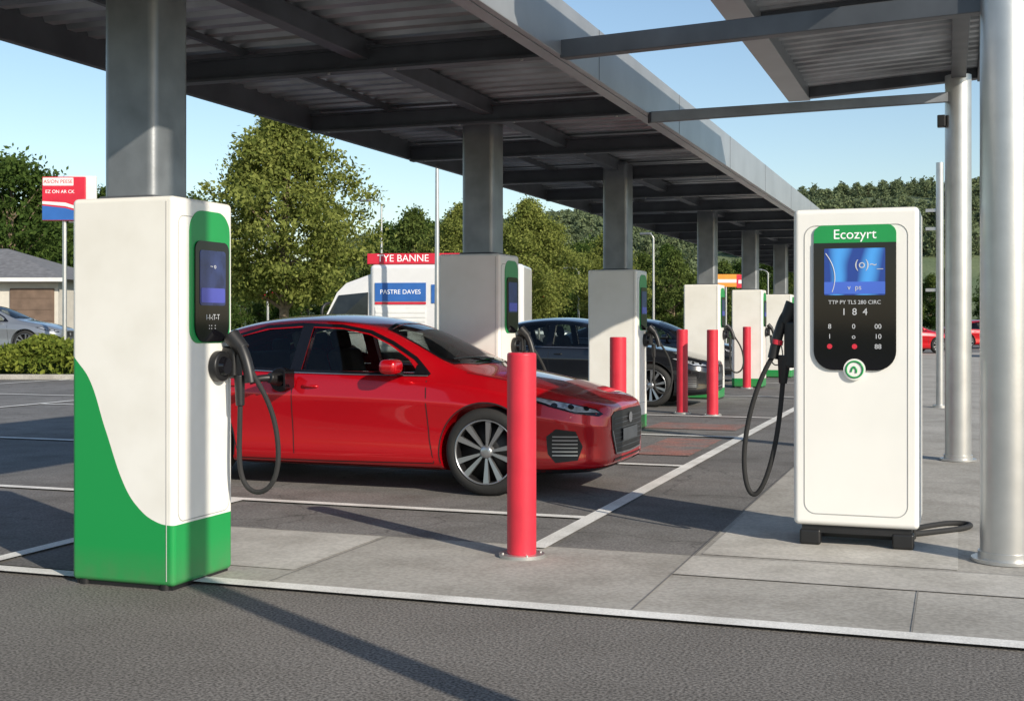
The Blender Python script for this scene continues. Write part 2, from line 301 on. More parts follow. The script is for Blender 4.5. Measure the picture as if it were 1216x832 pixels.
# ------------------------------------------------------------------ chargers
def chargerA(loc,liv,hero=False):
    g=group('ev_charging_station',(loc[0],loc[1],0))
    box('housing',(-.65,0),(0,.57),(.02,2.08),M[liv],g,.028,5)
    box('plinth',(-.63,-.02),(.02,.55),(.0,.03),M['black'],g)
    for x in (-.58,-.07): cyl('levelling_foot',(x,.03,.0),(x,.03,.03),.03,M['black'],g,16)
    outline('side_panel_seam','x',.0,.285,1.17,.49,1.62,.05,.003,M['grayline'],g)
    tube('front_seam',[(-.045,-.0005,.05),(-.045,-.0005,2.05)],.0025,M['grayline'],g,False,False)
    plate('accent_panel','x',.0,.335,1.66,.39,.72,.12,.08,.006,M['green'],g)
    plate('display_bezel','x',.006,.345,1.58,.33,.55,.05,.09,.008,M['gloss'],g)
    plate('screen','x',.014,.345,1.655,.25,.30,.02,.02,.003,M['screen3'],g)
    plate('screen_bar','x',.0172,.345,1.56,.23,.08,.01,.01,.002,M['screen4'],g)
    if hero:
        text('label','I-1-:T-T','x',.0145,.345,1.44,.042,M['txtg'],g,.001); text('label',': :  : ','x',.0145,.345,1.39,.045,M['txtg'],g,.001)
        text('label','~ o','x',.0172,.345,1.72,.04,M['txtg'],g,.001)
    cyl('socket',(0,.40,1.17),(.05,.40,1.17),.085,M['black'],g,32,b=.01); cyl('socket_cap',(.05,.40,1.17),(.075,.40,1.17),.055,M['gloss'],g,32,.045)
    box('holster',(.0,.09),(.45,.54),(1.10,1.28),M['black'],g,.02)
    tube('connector_grip',[(.08,.47,1.33),(.13,.46,1.27),(.17,.45,1.2),(.19,.45,1.08)],.033,M['black'],g)
    cyl('connector_head',(.05,.47,1.34),(.13,.47,1.26),.05,M['black'],g,24,.04,b=.006)
    cyl('connector_nozzle',(.115,.455,1.12),(.12,.455,.95),.03,M['black'],g,20,.024,b=.004)
    tube('cable',[(.12,.455,.97),(.12,.45,.8),(.11,.45,.62),(.15,.45,.50),(.24,.45,.46),(.34,.45,.52),(.375,.45,.68),(.34,.45,.9),(.26,.45,1.05),(.20,.45,1.13),(.18,.45,1.17)],.014,M['rubber'],g)
    return g
chargerA((-3.88,5.62),'livA',True)
for c in ((-4.21,11.5),(-3.88,15.7),(-4.06,22.6),(-3.9,26.8),(-3.9,31.7),(-3.9,36.7),(-3.9,41.7)): chargerA(c,'livB')
# right charger
g=group('ev_charging_station',(-.98,8.06,0)); Wd=.76
box('housing',(0,Wd),(0,.55),(.14,2.12),M['white'],g,.034,5)
box('undertray',(.05,Wd-.05),(.04,.5),(.09,.145),M['black'],g)
for x in (.10,.66):
    for y in (.08,.46):
        box('foot',(x-.065,x+.065),(y-.05,y+.05),(.0125,.11),M['black'],g,.015)
beam('base_rail',(.1,.25,.035),(.66,.25,.035),.03,.04,M['black'],g)
outline('front_panel_seam','y',.0,.38,1.115,.62,1.80,.07,.0035,M['grayline'],g)
plate('header','y',0,.375,1.955,.495,.12,.055,.002,.012,M['green'],g)
plate('display_bezel','y',0,.375,1.51,.495,.79,.004,.12,.016,M['gloss'],g)
plate('screen','y',-.016,.375,1.725,.365,.29,.006,.006,.003,M['screen'],g)
plate('screen_bar','y',-.019,.375,1.625,.365,.075,.004,.004,.002,M['screen2'],g)
text('screen_label','(o)~_','y',-.0195,.46,1.77,.075,M['txtg'],g,.001); text('screen_label','v  ps','y',-.0215,.375,1.627,.045,M['txtg'],g,.001)
tube('screen_swirl',[(.20,-.0195,1.84),(.26,-.0195,1.76),(.27,-.0195,1.68),(.24,-.0195,1.60)],.003,M['txtg'],g)
text('brand','Ecozyrt','y',-.012,.375,1.955,.085,M['txtw'],g,.001)
text('label','TTP PY TLS 280 CIRC','y',-.016,.375,1.535,.034,M['txtg'],g,.001)
text('label','1  8  4','y',-.016,.375,1.475,.06,M['txtg'],g,.001)
for r,row in enumerate((('8','0','00'),('1','o','10'),('o','6','88'))):
    for cidx,t in enumerate(row):
        text('key',t,'y',-.016,.225+.145*cidx,1.385-.062*r,.042,M['txtg'] if (r<2 or cidx!=0) else M['redb'],g,.001)
for x in (.225,.375): cyl('indicator',(x,-.016,1.262),(x,-.019,1.262),.016,M['redb'],g,16)
cyl('logo_disc',(.375,0,1.12),(.375,-.021,1.12),.066,M['white'],g,40); 
tube('logo_ring',[(.375+.05*math.cos(a),-.022,1.12+.05*math.sin(a)) for a in np.linspace(0,2*math.pi,30)[:-1]],.006,M['green'],g,True,False)
tube('logo_mark',[(.355,-.022,1.105),(.36,-.022,1.135),(.375,-.022,1.14),(.39,-.022,1.12),(.385,-.022,1.10)],.006,M['green'],g)
box('holster',(-.07,.005),(.08,.22),(1.12,1.42),M['black'],g,.02)
tube('connector_grip',[(-.02,.13,1.50),(-.06,.12,1.47),(-.10,.12,1.38),(-.13,.12,1.25),(-.145,.12,1.18)],.034,M['black'],g)
cyl('connector_head',(-.01,.13,1.53),(-.07,.12,1.40),.055,M['black'],g,24,.04,b=.006)
cyl('connector_ring',(-.112,.12,1.30),(-.118,.12,1.27),.037,M['redb'],g,24)
cyl('cable_gland',(-.07,.12,1.20),(-.08,.12,1.02),.045,M['black'],g,20,.026,b=.004)
tube('cable',[(-.145,.12,1.19),(-.19,.12,1.12),(-.26,.12,.95),(-.315,.12,.72),(-.335,.12,.50),(-.31,.12,.33),(-.26,.12,.28),(-.20,.12,.36),(-.14,.12,.55),(-.10,.12,.78),(-.08,.12,1.03)],.016,M['rubber'],g)
tube('ground_cable',[(.60,.3,.06),(.70,.55,.03),(.9,.75,.03),(1.07,.98,.03),(1.06,1.13,.03),(.92,1.12,.03),(.80,.95,.03),(.68,.75,.03),(.62,.5,.05)],.018,M['rubber'],g)
# ------------------------------------------------------------------ bollards
for (u,v,h,r) in ((-2.47,7.13,1.23,.088),(-3.39,12.9,1.25,.088),(-3.98,19.0,1.29,.085),(-3.46,18.7,1.29,.085),(-4.18,26.5,1.3,.085),(-3.5,30.5,1.25,.085)):
    g=group('bollard',(u,v,0))
    cyl('post',(0,0,.02),(0,0,h),r,M['redb'],g,48,b=.012); cyl('base_flange',(0,0,.0045),(0,0,.028),r+.05,M['steel'],g,40)
    for k in range(4):
        a=k*math.pi/2+.6; cyl('bolt',((r+.03)*math.cos(a),(r+.03)*math.sin(a),.028),((r+.03)*math.cos(a),(r+.03)*math.sin(a),.036),.008,M['steel'],g,8)
# ------------------------------------------------------------------ cars
def wheel_mesh():
    bm=bmesh.new(); R=.357; w=.11
    def lathe(prof,mi,n=56,closed=True):
        rings=[]
        for i in range(n):
            a=2*math.pi*i/n; rings.append([bm.verts.new((r*math.cos(a),y,r*math.sin(a))) for r,y in prof])
        m=len(prof)
        for i in range(n):
            A=rings[i];B=rings[(i+1)%n]
            for j in range(m if closed else m-1):
                f=bm.faces.new((A[j],A[(j+1)%m],B[(j+1)%m],B[j])); f.material_index=mi; f.smooth=True
    lathe([(.258,-w+.005),(.28,-w-.008),(.33,-w),(.350,-w+.03),(R,-w+.05),(R,w-.05),(.350,w-.03),(.3,w),(.245,w-.005)],0)
    lathe([(.258,-w+.004),(.264,-w-.006),(.254,-w-.004),(.250,-w+.012)],1,closed=False)
    lathe([(.250,-w+.012),(.242,-w+.03),(.236,0),(.245,w),(.25,w)],2,closed=False)
    lathe([(.0,-.03),(.236,-.03),(.236,-.02),(.0,-.02)],2,closed=False)
    lathe([(.0,-w+.02),(.04,-w+.015),(.055,-w+.03),(.055,-.03)],1,24,False)
    for k in range(5):
        for s in (-1,1):
            a=2*math.pi*k/5+.3
            a0=a+s*.22; a1=a+s*.25; wd0=.009; wd1=.024
            p=[(.045,a0,wd0,-w+.03),(.252,a1,wd1,-w+.008)]
            vv=[]
            for r,an,wd,y in p:
                c,sn=math.cos(an),math.sin(an)
                for sd in (-1,1):
                    for dy in (0,.035): vv.append(bm.verts.new((r*c-sd*wd*sn,y+dy,r*sn+sd*wd*c)))
            for q in ((0,2,6,4),(1,5,7,3),(0,4,5,1),(2,3,7,6),(0,1,3,2),(4,6,7,5)):
                f=bm.faces.new([vv[i] for i in q]); f.material_index=1
    bmesh.ops.recalc_face_normals(bm,faces=bm.faces)
    me=bpy.data.meshes.new('wheel'); bm.to_mesh(me); bm.free()
    for m in ('rubber','chrome','rimdk'): me.materials.append(M[m])
    return me
WHEEL=wheel_mesh()
ST_=[ # s, W, zb, belt, ey, ez, top
(0.00,.50,.27,.635,.40,.69,.715),(0.05,.66,.225,.67,.55,.735,.765),(0.22,.80,.19,.72,.66,.785,.825),(0.52,.875,.175,.785,.70,.865,.91),
(0.85,.90,.175,.845,.70,.93,.975),(1.08,.905,.175,.885,.70,.975,1.02),(1.22,.905,.175,.905,.70,1.0,1.05),(1.44,.905,.175,.92,.67,1.075,1.165),
(1.80,.905,.175,.935,.605,1.255,1.335),(2.12,.905,.175,.945,.57,1.385,1.445),(2.55,.905,.175,.955,.56,1.435,1.49),(3.0,.905,.175,.965,.555,1.425,1.485),
(3.4,.905,.175,.98,.55,1.375,1.44),(3.75,.90,.175,.985,.56,1.265,1.34),(4.05,.885,.18,.985,.60,1.15,1.235),(4.3,.86,.20,.975,.62,1.065,1.145),
(4.45,.81,.24,.94,.62,1.02,1.075),(4.52,.74,.30,.88,.58,.975,1.02)]
def st(s,k): return float(np.interp(s,[r[0] for r in ST_],[r[k] for r in ST_]))
WIN_F=[(1.60,.99),(1.72,1.10),(1.92,1.215),(2.12,1.30),(2.38,1.35),(2.68,1.363),(2.68,1.003)]
WIN_R=[(2.78,1.005),(2.78,1.365),(3.12,1.345),(3.40,1.28),(3.48,1.25),(3.48,1.03)]
WIN_Q=[(3.54,1.035),(3.54,1.225),(3.74,1.145),(3.90,1.07),(3.87,1.042)]
def sym(pts): return pts+[(a,-b) for a,b in pts[::-1] if abs(b)>1e-6]
WS=sym([(1.22,0),(1.25,.35),(1.36,.60),(1.46,.60),(1.70,.55),(1.98,.50),(2.02,0)])
RW=sym([(3.45,0),(3.45,.44),(3.75,.47),(4.08,.50),(4.12,0)])
def prism(poly,fn,lo,hi):
    n=len(poly); v=[fn(a,b,lo) for a,b in poly]+[fn(a,b,hi) for a,b in poly]
    f=[tuple(range(n)),tuple(range(n,2*n))[::-1]]+[(i,(i+1)%n,n+(i+1)%n,n+i) for i in range(n)]
    return v,f
def cutter(v,f,mi=1):
    me=bpy.data.meshes.new('cut'); me.from_pydata(v,[],f); bm=bmesh.new(); bm.from_mesh(me); bmesh.ops.recalc_face_normals(bm,faces=bm.faces); bm.to_mesh(me); bm.free()
    me.materials.append(M['carred']); me.materials.append(M['black']); me.polygons.foreach_set('material_index',[mi]*len(me.polygons))
    o=bpy.data.objects.new('cut',me); COL.objects.link(o); return o
def car_base():
    bm=bmesh.new(); rings=[]; cl=bm.edges.layers.float.new('crease_edge')
    for s,w,zb,bl,ey,ez,tp in ST_:
        H=bl-zb; half=[(w*.78,zb),(w*.955,zb+.04*H),(w*.99,zb+.16*H),(w*.962,zb+.42*H),(w*1.0,zb+.78*H),(w*.975,zb+.90*H),(w*.955,bl-.004),(w*.93,bl+.004),(ey+.012,ez-.012),(ey-.04,ez+.012),(ey*.5,tp-.012)]
        ring=[(0,zb)]+half+[(0,tp)]+[(-y,z) for y,z in half[::-1]]
        rings.append([bm.verts.new((-s,y,z)) for y,z in ring])
    n=len(rings[0])
    for A,B in zip(rings,rings[1:]):
        for j in range(n): bm.faces.new((A[j],A[(j+1)%n],B[(j+1)%n],B[j]))
        for j,cr in ((5,.7),(n-5,.7),(9,.35),(n-9,.35)):
            e=bm.edges.get((A[j],B[j])); 
            if e: e[cl]=cr
    for R in (rings[0],rings[-1]):
        h=n//2
        for j in range(h):
            a,b,c,d=R[j],R[j+1],R[(n-j-1)%n],R[(n-j)%n]
            vs_=[]; [vs_.append(x) for x in (a,b,c,d) if x not in vs_]
            if len(vs_)>=3: bm.faces.new(vs_)
    bmesh.ops.recalc_face_normals(bm,faces=bm.faces)
    me=bpy.data.meshes.new('body'); bm.to_mesh(me); bm.free()
    o=bpy.data.objects.new('tmp',me); COL.objects.link(o); sb=o.modifiers.new('s','SUBSURF'); sb.levels=3; sb.render_levels=3
    dg=bpy.context.evaluated_depsgraph_get(); me2=bpy.data.meshes.new_from_object(o.evaluated_get(dg)); bpy.data.objects.remove(o)
    bmm=bmesh.new(); bmm.from_mesh(me2); tree=BVHTree.FromBMesh(bmm); bmm.free()
    me2.materials.append(M['carred']); me2.materials.append(M['black'])
    o=bpy.data.objects.new('tmp',me2); COL.objects.link(o); cut=[]
    for s in (.97,3.70):
        for sd in (-1,1):
            c=cyl('cut',(-s,sd*.56,.358),(-s,sd*1.2,.358),.397,[M['carred'],M['black']],None,64)
            c.data.polygons.foreach_set('material_index',[1]*len(c.data.polygons)); cut.append(c)
    # cabin cavity
    cs=[1.42,1.6,1.8,2.12,2.55,3.0,3.18,3.22,3.4,3.75,4.05,4.2]; v=[];f=[]
    for s in cs:
        fl=.42 if s<3.2 else .80; bl=st(s,3); ey=st(s,4); ez=st(s,5); tp=st(s,6)
        hf_=[(.70,fl),(.79,fl+.06),(.785,bl-.02),(ey-.045,ez-.05),(ey*.5,tp-.065)]
        ring=[(0,fl)]+hf_+[(0,tp-.06)]+[(-y,z) for y,z in hf_[::-1]]; v+=[(-s,y,z) for y,z in ring]
    n=12
    for i in range(len(cs)-1):
        for j in range(n): f.append((i*n+j,i*n+(j+1)%n,(i+1)*n+(j+1)%n,(i+1)*n+j))
    f.append(tuple(range(n))); f.append(tuple(range((len(cs)-1)*n,len(cs)*n))[::-1])
    cut.append(cutter(v,f))
    for poly in (WIN_F,WIN_R,WIN_Q): cut.append(cutter(*prism(poly,lambda a,b,t:(-a,t,b),-1.2,1.2)))
    cut.append(cutter(*prism(WS,lambda a,b,t:(-a,b,t),1.0,2.0))); cut.append(cutter(*prism(RW,lambda a,b,t:(-a,b,t),1.02,2.0)))
    for c in cut:
        md=o.modifiers.new('b','BOOLEAN'); md.operation='DIFFERENCE'; md.object=c; md.solver='EXACT'
    dg=bpy.context.evaluated_depsgraph_get(); dg.update(); me3=bpy.data.meshes.new_from_object(o.evaluated_get(dg))
    bpy.data.objects.remove(o)
    for c in cut: bpy.data.objects.remove(c)
    me3.polygons.foreach_set('use_smooth',[p.material_index==0 for p in me3.polygons])
    me3.materials.clear()
    return me3,tree
CARME,TREE=car_base()
def patch(poly,ax,bx,rd,off=.004,step=.05):
    """2-D outline (a,b) projected along rd on the car body"""
    ax=Vector(ax);bx=Vector(bx);rd=Vector(rd).normalized(); bm=bmesh.new()
    vs_=[bm.verts.new((a,b,0)) for a,b in poly]; bm.faces.new(vs_)
    for k in (0,1):
        lo=min(p[k] for p in poly); hi=max(p[k] for p in poly); t=lo+step
        while t<hi-1e-4:
            no=(1,0,0) if k==0 else (0,1,0); co=(t,0,0) if k==0 else (0,t,0)
            bmesh.ops.bisect_plane(bm,geom=bm.verts[:]+bm.edges[:]+bm.faces[:],plane_co=co,plane_no=no,dist=1e-5); t+=step
    bad=[]
    for v in bm.verts:
        o=ax*v.co.x+bx*v.co.y-rd*6; hit,nrm,i,d=TREE.ray_cast(o,rd)
        if hit is None: bad.append(v); continue
        if nrm.dot(rd)>0: nrm=-nrm
        v.co=hit+nrm*off
    if bad: bmesh.ops.delete(bm,geom=bad,context='VERTS')
    for f in bm.faces:
        f.normal_update()
        if f.normal.dot(rd)>0: f.normal_flip()
        f.smooth=True
    me=bpy.data.meshes.new('patch'); bm.to_mesh(me); bm.free(); return me
def mir(me):
    m=me.copy(); 
    for v in m.vertices: v.co.y=-v.co.y
    m.flip_normals(); return m
PARTS=[]
def addp(name,me,m,both=True):
    me.materials.append(M[m]); PARTS.append((name,me))
    if both: PARTS.append((name,mir(me)))
SX,SZ,SD=(-1,0,0),(0,0,1),(0,1,0)
def strip(pts,w):
    P=[Vector(p) for p in pts]; L=[];R=[]
    for i,p in enumerate(P):
        d=(P[min(i+1,len(P)-1)]-P[max(i-1,0)]).normalized(); n=Vector((-d.y,d.x))*w/2; L.append(p+n);R.append(p-n)
    return [tuple(x) for x in L+R[::-1]]
def quads(pts,w):
    out=[]
    for a,b in zip(pts,pts[1:]):
        a=Vector(a);b=Vector(b); d=(b-a).normalized(); n=Vector((-d.y,d.x))*w/2; e=d*w*.25
        out.append([tuple(a-e+n),tuple(b+e+n),tuple(b+e-n),tuple(a-e-n)])
    return out
def frame(name,pts,w,ax,bx,rd,off,m,both=True,step=.08):
    for i,qd in enumerate(quads(pts,w)): addp(name,patch(qd,ax,bx,rd,off+.0003*(i%2),step),m,both)
for poly in (WIN_F,WIN_R,WIN_Q): addp('side_window',patch(poly,SX,SZ,SD,-.006,.08),'glass')
top=[(1.50,.975),(1.66,1.105),(1.90,1.235),(2.12,1.325),(2.40,1.375),(2.8,1.388),(3.15,1.365),(3.45,1.285),(3.76,1.165),(3.98,1.055)]
frame('window_top_trim',top,.028,SX,SZ,SD,.003,'gloss')
frame('window_base_trim',[(1.52,.972),(2.2,.982),(2.8,.992),(3.4,1.015),(3.96,1.035)],.026,SX,SZ,SD,.003,'gloss')
addp('pillar_trim',patch([(2.675,1.0),(2.675,1.37),(2.785,1.37),(2.785,1.0)],SX,SZ,SD,.005,.08),'gloss')
addp('pillar_trim',patch([(3.475,1.02),(3.475,1.26),(3.545,1.235),(3.545,1.03)],SX,SZ,SD,.005,.08),'gloss')
addp('mirror_sail',patch([(1.52,.975),(1.60,1.05),(1.63,1.05),(1.63,.98)],SX,SZ,SD,.006,.08),'gloss')
addp('belt_trim',patch(strip([(1.50,.960),(2.2,.966),(2.8,.976),(3.4,.997),(3.96,1.015)],.008),SX,SZ,SD,.010,.1),'chrome')
for s in ([(1.50,.93),(1.48,.7),(1.46,.45),(1.42,.26)],[(2.73,.975),(2.73,.6),(2.71,.24)],[(3.50,.995),(3.52,.85),(3.45,.72),(3.33,.5),(3.25,.24)],[(1.42,.255),(2.4,.24),(3.25,.24)]):
    addp('door_seam',patch(strip(s,.008),SX,SZ,SD,.002,.06),'black')
addp('sill_strip',patch([(1.40,.185),(1.38,.215),(3.28,.215),(3.26,.185)],SX,SZ,SD,.006,.1),'black')  # dark strip along the bottom of the sill
for c in (.97,3.70):
    pts=[(c+.403*math.cos(a),.358+.403*math.sin(a)) for a in np.linspace(-.25,math.pi+.25,40)]
    addp('arch_lip',patch(strip(pts,.010),SX,SZ,SD,.003,.06),'black')
UX,UY,UD=(-1,0,0),(0,1,0),(0,0,-1)
addp('windscreen',patch(WS,UX,UY,UD,-.003,.07),'glass',False)
addp('rear_window',patch(RW,UX,UY,UD,-.003,.07),'glass',False)
frame('windscreen_trim',[(1.215,0),(1.245,.35),(1.355,.612)],.03,UX,UY,UD,.003,'gloss')
frame('windscreen_trim',[(1.36,.612),(1.46,.612),(1.70,.562),(1.98,.512)],.022,UX,UY,UD,.003,'gloss')
frame('windscreen_trim',[(1.99,.512),(2.03,.25),(2.03,0)],.035,UX,UY,UD,.003,'gloss')
addp('bonnet_seam',patch(strip([(.12,.50),(.3,.60),(.75,.66),(1.2,.70)],.008),UX,UY,UD,.002,.06),'black')
q=.70710678
HX,HZ,HD=(q,q,0),(0,0,1),(-q,q,0)
addp('headlamp_surround',patch([(-1.08,.805),(-.98,.812),(-.75,.762),(-.52,.71),(-.47,.67),(-.52,.655),(-.72,.68),(-.90,.735)],HX,HZ,HD,.004,.04),'gloss')
addp('headlamp',patch([(-1.02,.795),(-.96,.80),(-.75,.752),(-.54,.70),(-.51,.680),(-.72,.692),(-.88,.745)],HX,HZ,HD,.009,.04),'lamp')
for t in (-.86,-.74,-.62): addp('lamp_unit',patch([(t+.024*math.cos(a),.728-.12*(t+.74)*-1*-1+.016*math.sin(a)) for a in np.linspace(0,2*math.pi,14)[:-1]],HX,HZ,HD,.013,.04),'gloss')
addp('fog_recess',patch([(-.92,.50),(-.86,.56),(-.72,.54),(-.66,.42),(-.70,.31),(-.86,.29),(-.91,.36)],HX,HZ,HD,.004,.04),'black')
for z in (.345,.375,.405,.435,.465,.495):
    addp('fog_slat',patch([(-.88,z),(-.88,z+.009),(-.70,z+.009),(-.70,z)],HX,HZ,HD,.010,.05),'chrome')
addp('lower_lip',patch([(-1.0,.20),(-1.0,.235),(-.2,.255),(-.2,.225)],HX,HZ,HD,.006,.05),'black')
FX,FZ,FD=(0,1,0),(0,0,1),(-1,0,0)
gr=[(-.50,.645),(-.42,.68),(0,.69),(.42,.68),(.50,.645),(.50,.50),(.40,.33),(-.40,.33),(-.50,.50)]
addp('grille',patch(gr,FX,FZ,FD,.005,.05),'black',False)
addp('grille_frame',patch(strip([(-.49,.53),(-.40,.34),(0,.33),(.40,.34),(.49,.53)],.014),FX,FZ,FD,.012,.05),'chrome',False)
for z in (.38,.42,.46,.50,.54,.58,.62): addp('grille_bar',patch([(-.44,z),(.44,z),(.44,z+.006),(-.44,z+.006)],FX,FZ,FD,.010,.06),'frame',False)
addp('number_plate',patch([(-.24,.43),(.24,.43),(.24,.53),(-.24,.53)],FX,FZ,FD,.018,.06),'frame',False)
addp('emblem',patch([(.055*math.cos(a),.61+.045*math.sin(a)) for a in np.linspace(0,2*math.pi,20)[:-1]],FX,FZ,FD,.018,.06),'chrome',False)
addp('lower_intake',patch([(-.5,.24),(.5,.24),(.42,.30),(-.42,.30)],FX,FZ,FD,.005,.05),'black',False)
BD=(1,0,0)
addp('tail_lamp',patch([(.35,.86),(.72,.86),(.75,.93),(.40,.91)],(0,1,0),SZ,BD,.006,.05),'taill')
addp('rear_bumper',patch([(-.7,.32),(.7,.32),(.6,.45),(-.6,.45)],(0,1,0),SZ,BD,.006,.07),'black',False)
def car(loc,paint,rz=0,interior=True):
    g=group('parked_car',loc,rz)
    obj('body',CARME.copy(),[M[paint],M['black']],g)
    for n,me in PARTS: obj(n,me,[],g)
    for s in (.97,3.70):
        for sd in (-1,1):
            w=bpy.data.objects.new('wheel',WHEEL); COL.objects.link(w); w.parent=g; w.location=(-s,sd*.778,.361)
            w.rotation_euler=(0,.35*s,0 if sd<0 else math.pi)
    for sd in (-1,1):
        box('door_mirror',(-1.84,-1.68),(-1.08,-.88) if sd<0 else (.88,1.08),(.985,1.105),M[paint],g,.05,4)
        beam('mirror_stalk',(-1.74,sd*.83,.965),(-1.74,sd*.95,.985),.05,.03,M['black'],g)
        for hs in (2.56,3.33): tube('door_handle',[(-hs+.07,sd*.880,.865),(-hs+.06,sd*.915,.87),(-hs-.06,sd*.915,.872),(-hs-.07,sd*.880,.868)],.012,M[paint],g)
    tube('wiper',[(-1.26,.1,1.085),(-1.34,-.2,1.12),(-1.40,-.5,1.10)],.008,M['black'],g)
    if interior:
        box('dashboard',(-1.80,-1.43),(-.74,.74),(.72,.99),M['black'],g,.04)
        tube('steering_wheel',[(-1.98-.05*math.sin(a),.36+.18*math.cos(a),.95+.17*math.sin(a)) for a in np.linspace(0,2*math.pi,20)[:-1]],.015,M['black'],g,True,False)
        for y in (-.36,.36):
            box('seat_cushion',(-2.75,-2.2),(y-.25,y+.25),(.45,.66),M['seat'],g,.06)
            o=box('seat_back',(-.08,.08),(-.24,.24),(0,.58),M['seat'],g,.06); o.location=(-2.72,y,.60); o.rotation_euler=(0,-.28,0)
            o=box('headrest',(-.05,.05),(-.13,.13),(.60,.78),M['seat'],g,.04); o.location=(-2.72,y,.58); o.rotation_euler=(0,-.28,0)
        o=box('rear_seat_back',(-.08,.08),(-.62,.62),(0,.34),M['seat'],g,.05); o.location=(-3.45,0,.81); o.rotation_euler=(0,-.35,0)
        for y in (-.4,.4): box('rear_headrest',(-3.62,-3.53),(y-.12,y+.12),(1.12,1.25),M['seat'],g,.035)
        box('rear_view_mirror',(-2.12,-2.10),(-.11,.11),(1.27,1.33),M['black'],g,.008)
    return g
rc=car((-2.63,10.37,0),'carred')
cyl('charge_port',(-2.83,-.865,.92),(-2.83,-.92,.92),.105,M['gloss'],rc,32,b=.01)
cyl('charge_plug',(-2.83,-.92,.92),(-2.87,-1.03,.94),.06,M['black'],rc,24,.045,b=.008)
tube('plug_handle',[(-2.83,-.96,.93),(-2.92,-1.05,.95),(-3.02,-1.10,.91)],.032,M['black'],rc)
box('port_flap',(-2.72,-2.70),(-1.06,-.9),(.85,1.01),M['gloss'],rc,.006)
car((-3.80,21.1,0),'carblk'); car((-4.6,29.4,0),'carblk')
# ------------------------------------------------------------------ trees
def crown_leaves(H,hb,R,seed,ncl,nl,ls,shape,clr):
    r=np.random.default_rng(seed); C=[]
    while len(C)<ncl:
        t=r.uniform(0,1); a=r.uniform(0,2*math.pi); rr=R*shape(t)
        m=1+.17*math.sin(3*a+seed+5*t)+.11*math.sin(7*a+9*t+seed*2)+.09*math.sin(23*t+2*a)
        rad=rr*m*math.sqrt(r.uniform(.12,1)); C.append((rad*math.cos(a),rad*math.sin(a),hb+t*(H-hb)))
    C=np.array(C); n=ncl*nl
    P=np.repeat(C,nl,0)+r.normal(0,1,(n,3))*np.array([clr,clr,clr*.75])*np.repeat(r.uniform(.6,1.25,(ncl,1)),nl,0)
    d=r.normal(size=(n,3)); d/=np.linalg.norm(d,axis=1)[:,None]; e=np.cross(d,r.normal(size=(n,3))); e/=np.linalg.norm(e,axis=1)[:,None]
    s=ls*r.uniform(.6,1.3,(n,1)); A=P+d*s*.9; B=P+e*s*.45; Cc=P-d*s*.9; D=P-e*s*.45
    V=np.stack([A,B,Cc,D],1).reshape(-1,3); return V,C
def tree_mesh(name,H,hb,R,seed,ncl,nl,ls,shape,clr,leaf,tr=.16,lean=0):
    V,C=crown_leaves(H,hb,R,seed,ncl,nl,ls,shape,clr); nq=len(V)//4
    verts=[];faces=[]
    def limb(p,q,r0,r1,n=8,seg=4,bend=.15):
        p=Vector(p);q=Vector(q); d=(q-p).normalized(); a=d.orthogonal().normalized(); b=d.cross(a); k0=len(verts)
        off=Vector((random.uniform(-1,1),random.uniform(-1,1),0))*bend*(q-p).length*.3
        for i in range(seg+1):
            t=i/seg; c=p.lerp(q,t)+off*math.sin(math.pi*t); r=r0+(r1-r0)*t
            if i==0: r*=1.15
            for j in range(n):
                an=2*math.pi*j/n; verts.append(tuple(c+(a*math.cos(an)+b*math.sin(an))*r))
        for i in range(seg):
            for j in range(n): faces.append((k0+i*n+j,k0+i*n+(j+1)%n,k0+(i+1)*n+(j+1)%n,k0+(i+1)*n+j))
    limb((0,0,0),(lean*.3,0,H*.5),tr,tr*.5,12,8,.03); limb((lean*.3,0,H*.5),(lean*.4,0,H*.92),tr*.5,tr*.08,8,6,.08)
    rr=random.Random(seed)
    for k in range(34):
        c=C[rr.randrange(len(C))]; z0=max(hb*.75,c[2]*rr.uniform(.55,.8)); limb((0,0,z0),tuple(c),tr*.32*(1-z0/H)+.015,.01,5,4,.3)
    nb=len(faces); k0=len(verts)
    allv=verts+[tuple(x) for x in V]; F=faces+[(k0+4*i,k0+4*i+1,k0+4*i+2,k0+4*i+3) for i in range(nq)]
    me=bpy.data.meshes.new(name); me.from_pydata(allv,[],F); me.materials.append(M['bark']); me.materials.append(M[leaf])
    me.polygons.foreach_set('material_index',[0]*nb+[1]*nq); me.update(); return me
def put(name,me,xc,zc,s=1,rz=0,parent=None,z=0,sz=None):
    o=bpy.data.objects.new(name,me); COL.objects.link(o); u,v=W(xc,zc); o.location=(u,v,z); o.rotation_euler=(0,0,rz); o.scale=(s,s,sz or s)
    if parent: o.parent=parent
    return o
def px(p,zc): return (p-608)/1492*zc
ovoid=lambda t: (math.sin(math.pi*min(1,(t*.92+.08)))**.85)*(1.12-.55*t)
cone=lambda t: (1-t)**.8*.95+.08 if t>.12 else .6+t*3
roundc=lambda t: math.sin(math.pi*(t*.9+.06))**.6
T1=tree_mesh('big_tree',8.9,2.2,3.35,11,560,90,.10,ovoid,.26,'leaf1',.21)
T2=tree_mesh('dark_tree',9.0,1.6,2.9,21,210,75,.15,roundc,.34,'leaf2',.2)
T3=tree_mesh('mid_tree',8.0,1.4,2.5,31,200,70,.14,ovoid,.30,'leaf3',.16)
T4=tree_mesh('cone_tree',9,.8,2.2,41,220,70,.13,cone,.27,'leaf2',.16)
put('willow_tree',T1,px(338,45),45,1,.4)
put('broadleaf_tree',T2,px(12,62),62,1.04,1); put('broadleaf_tree',T3,px(-50,66),66,1.3,3); put('broadleaf_tree',T2,px(62,74),74,.85,5)
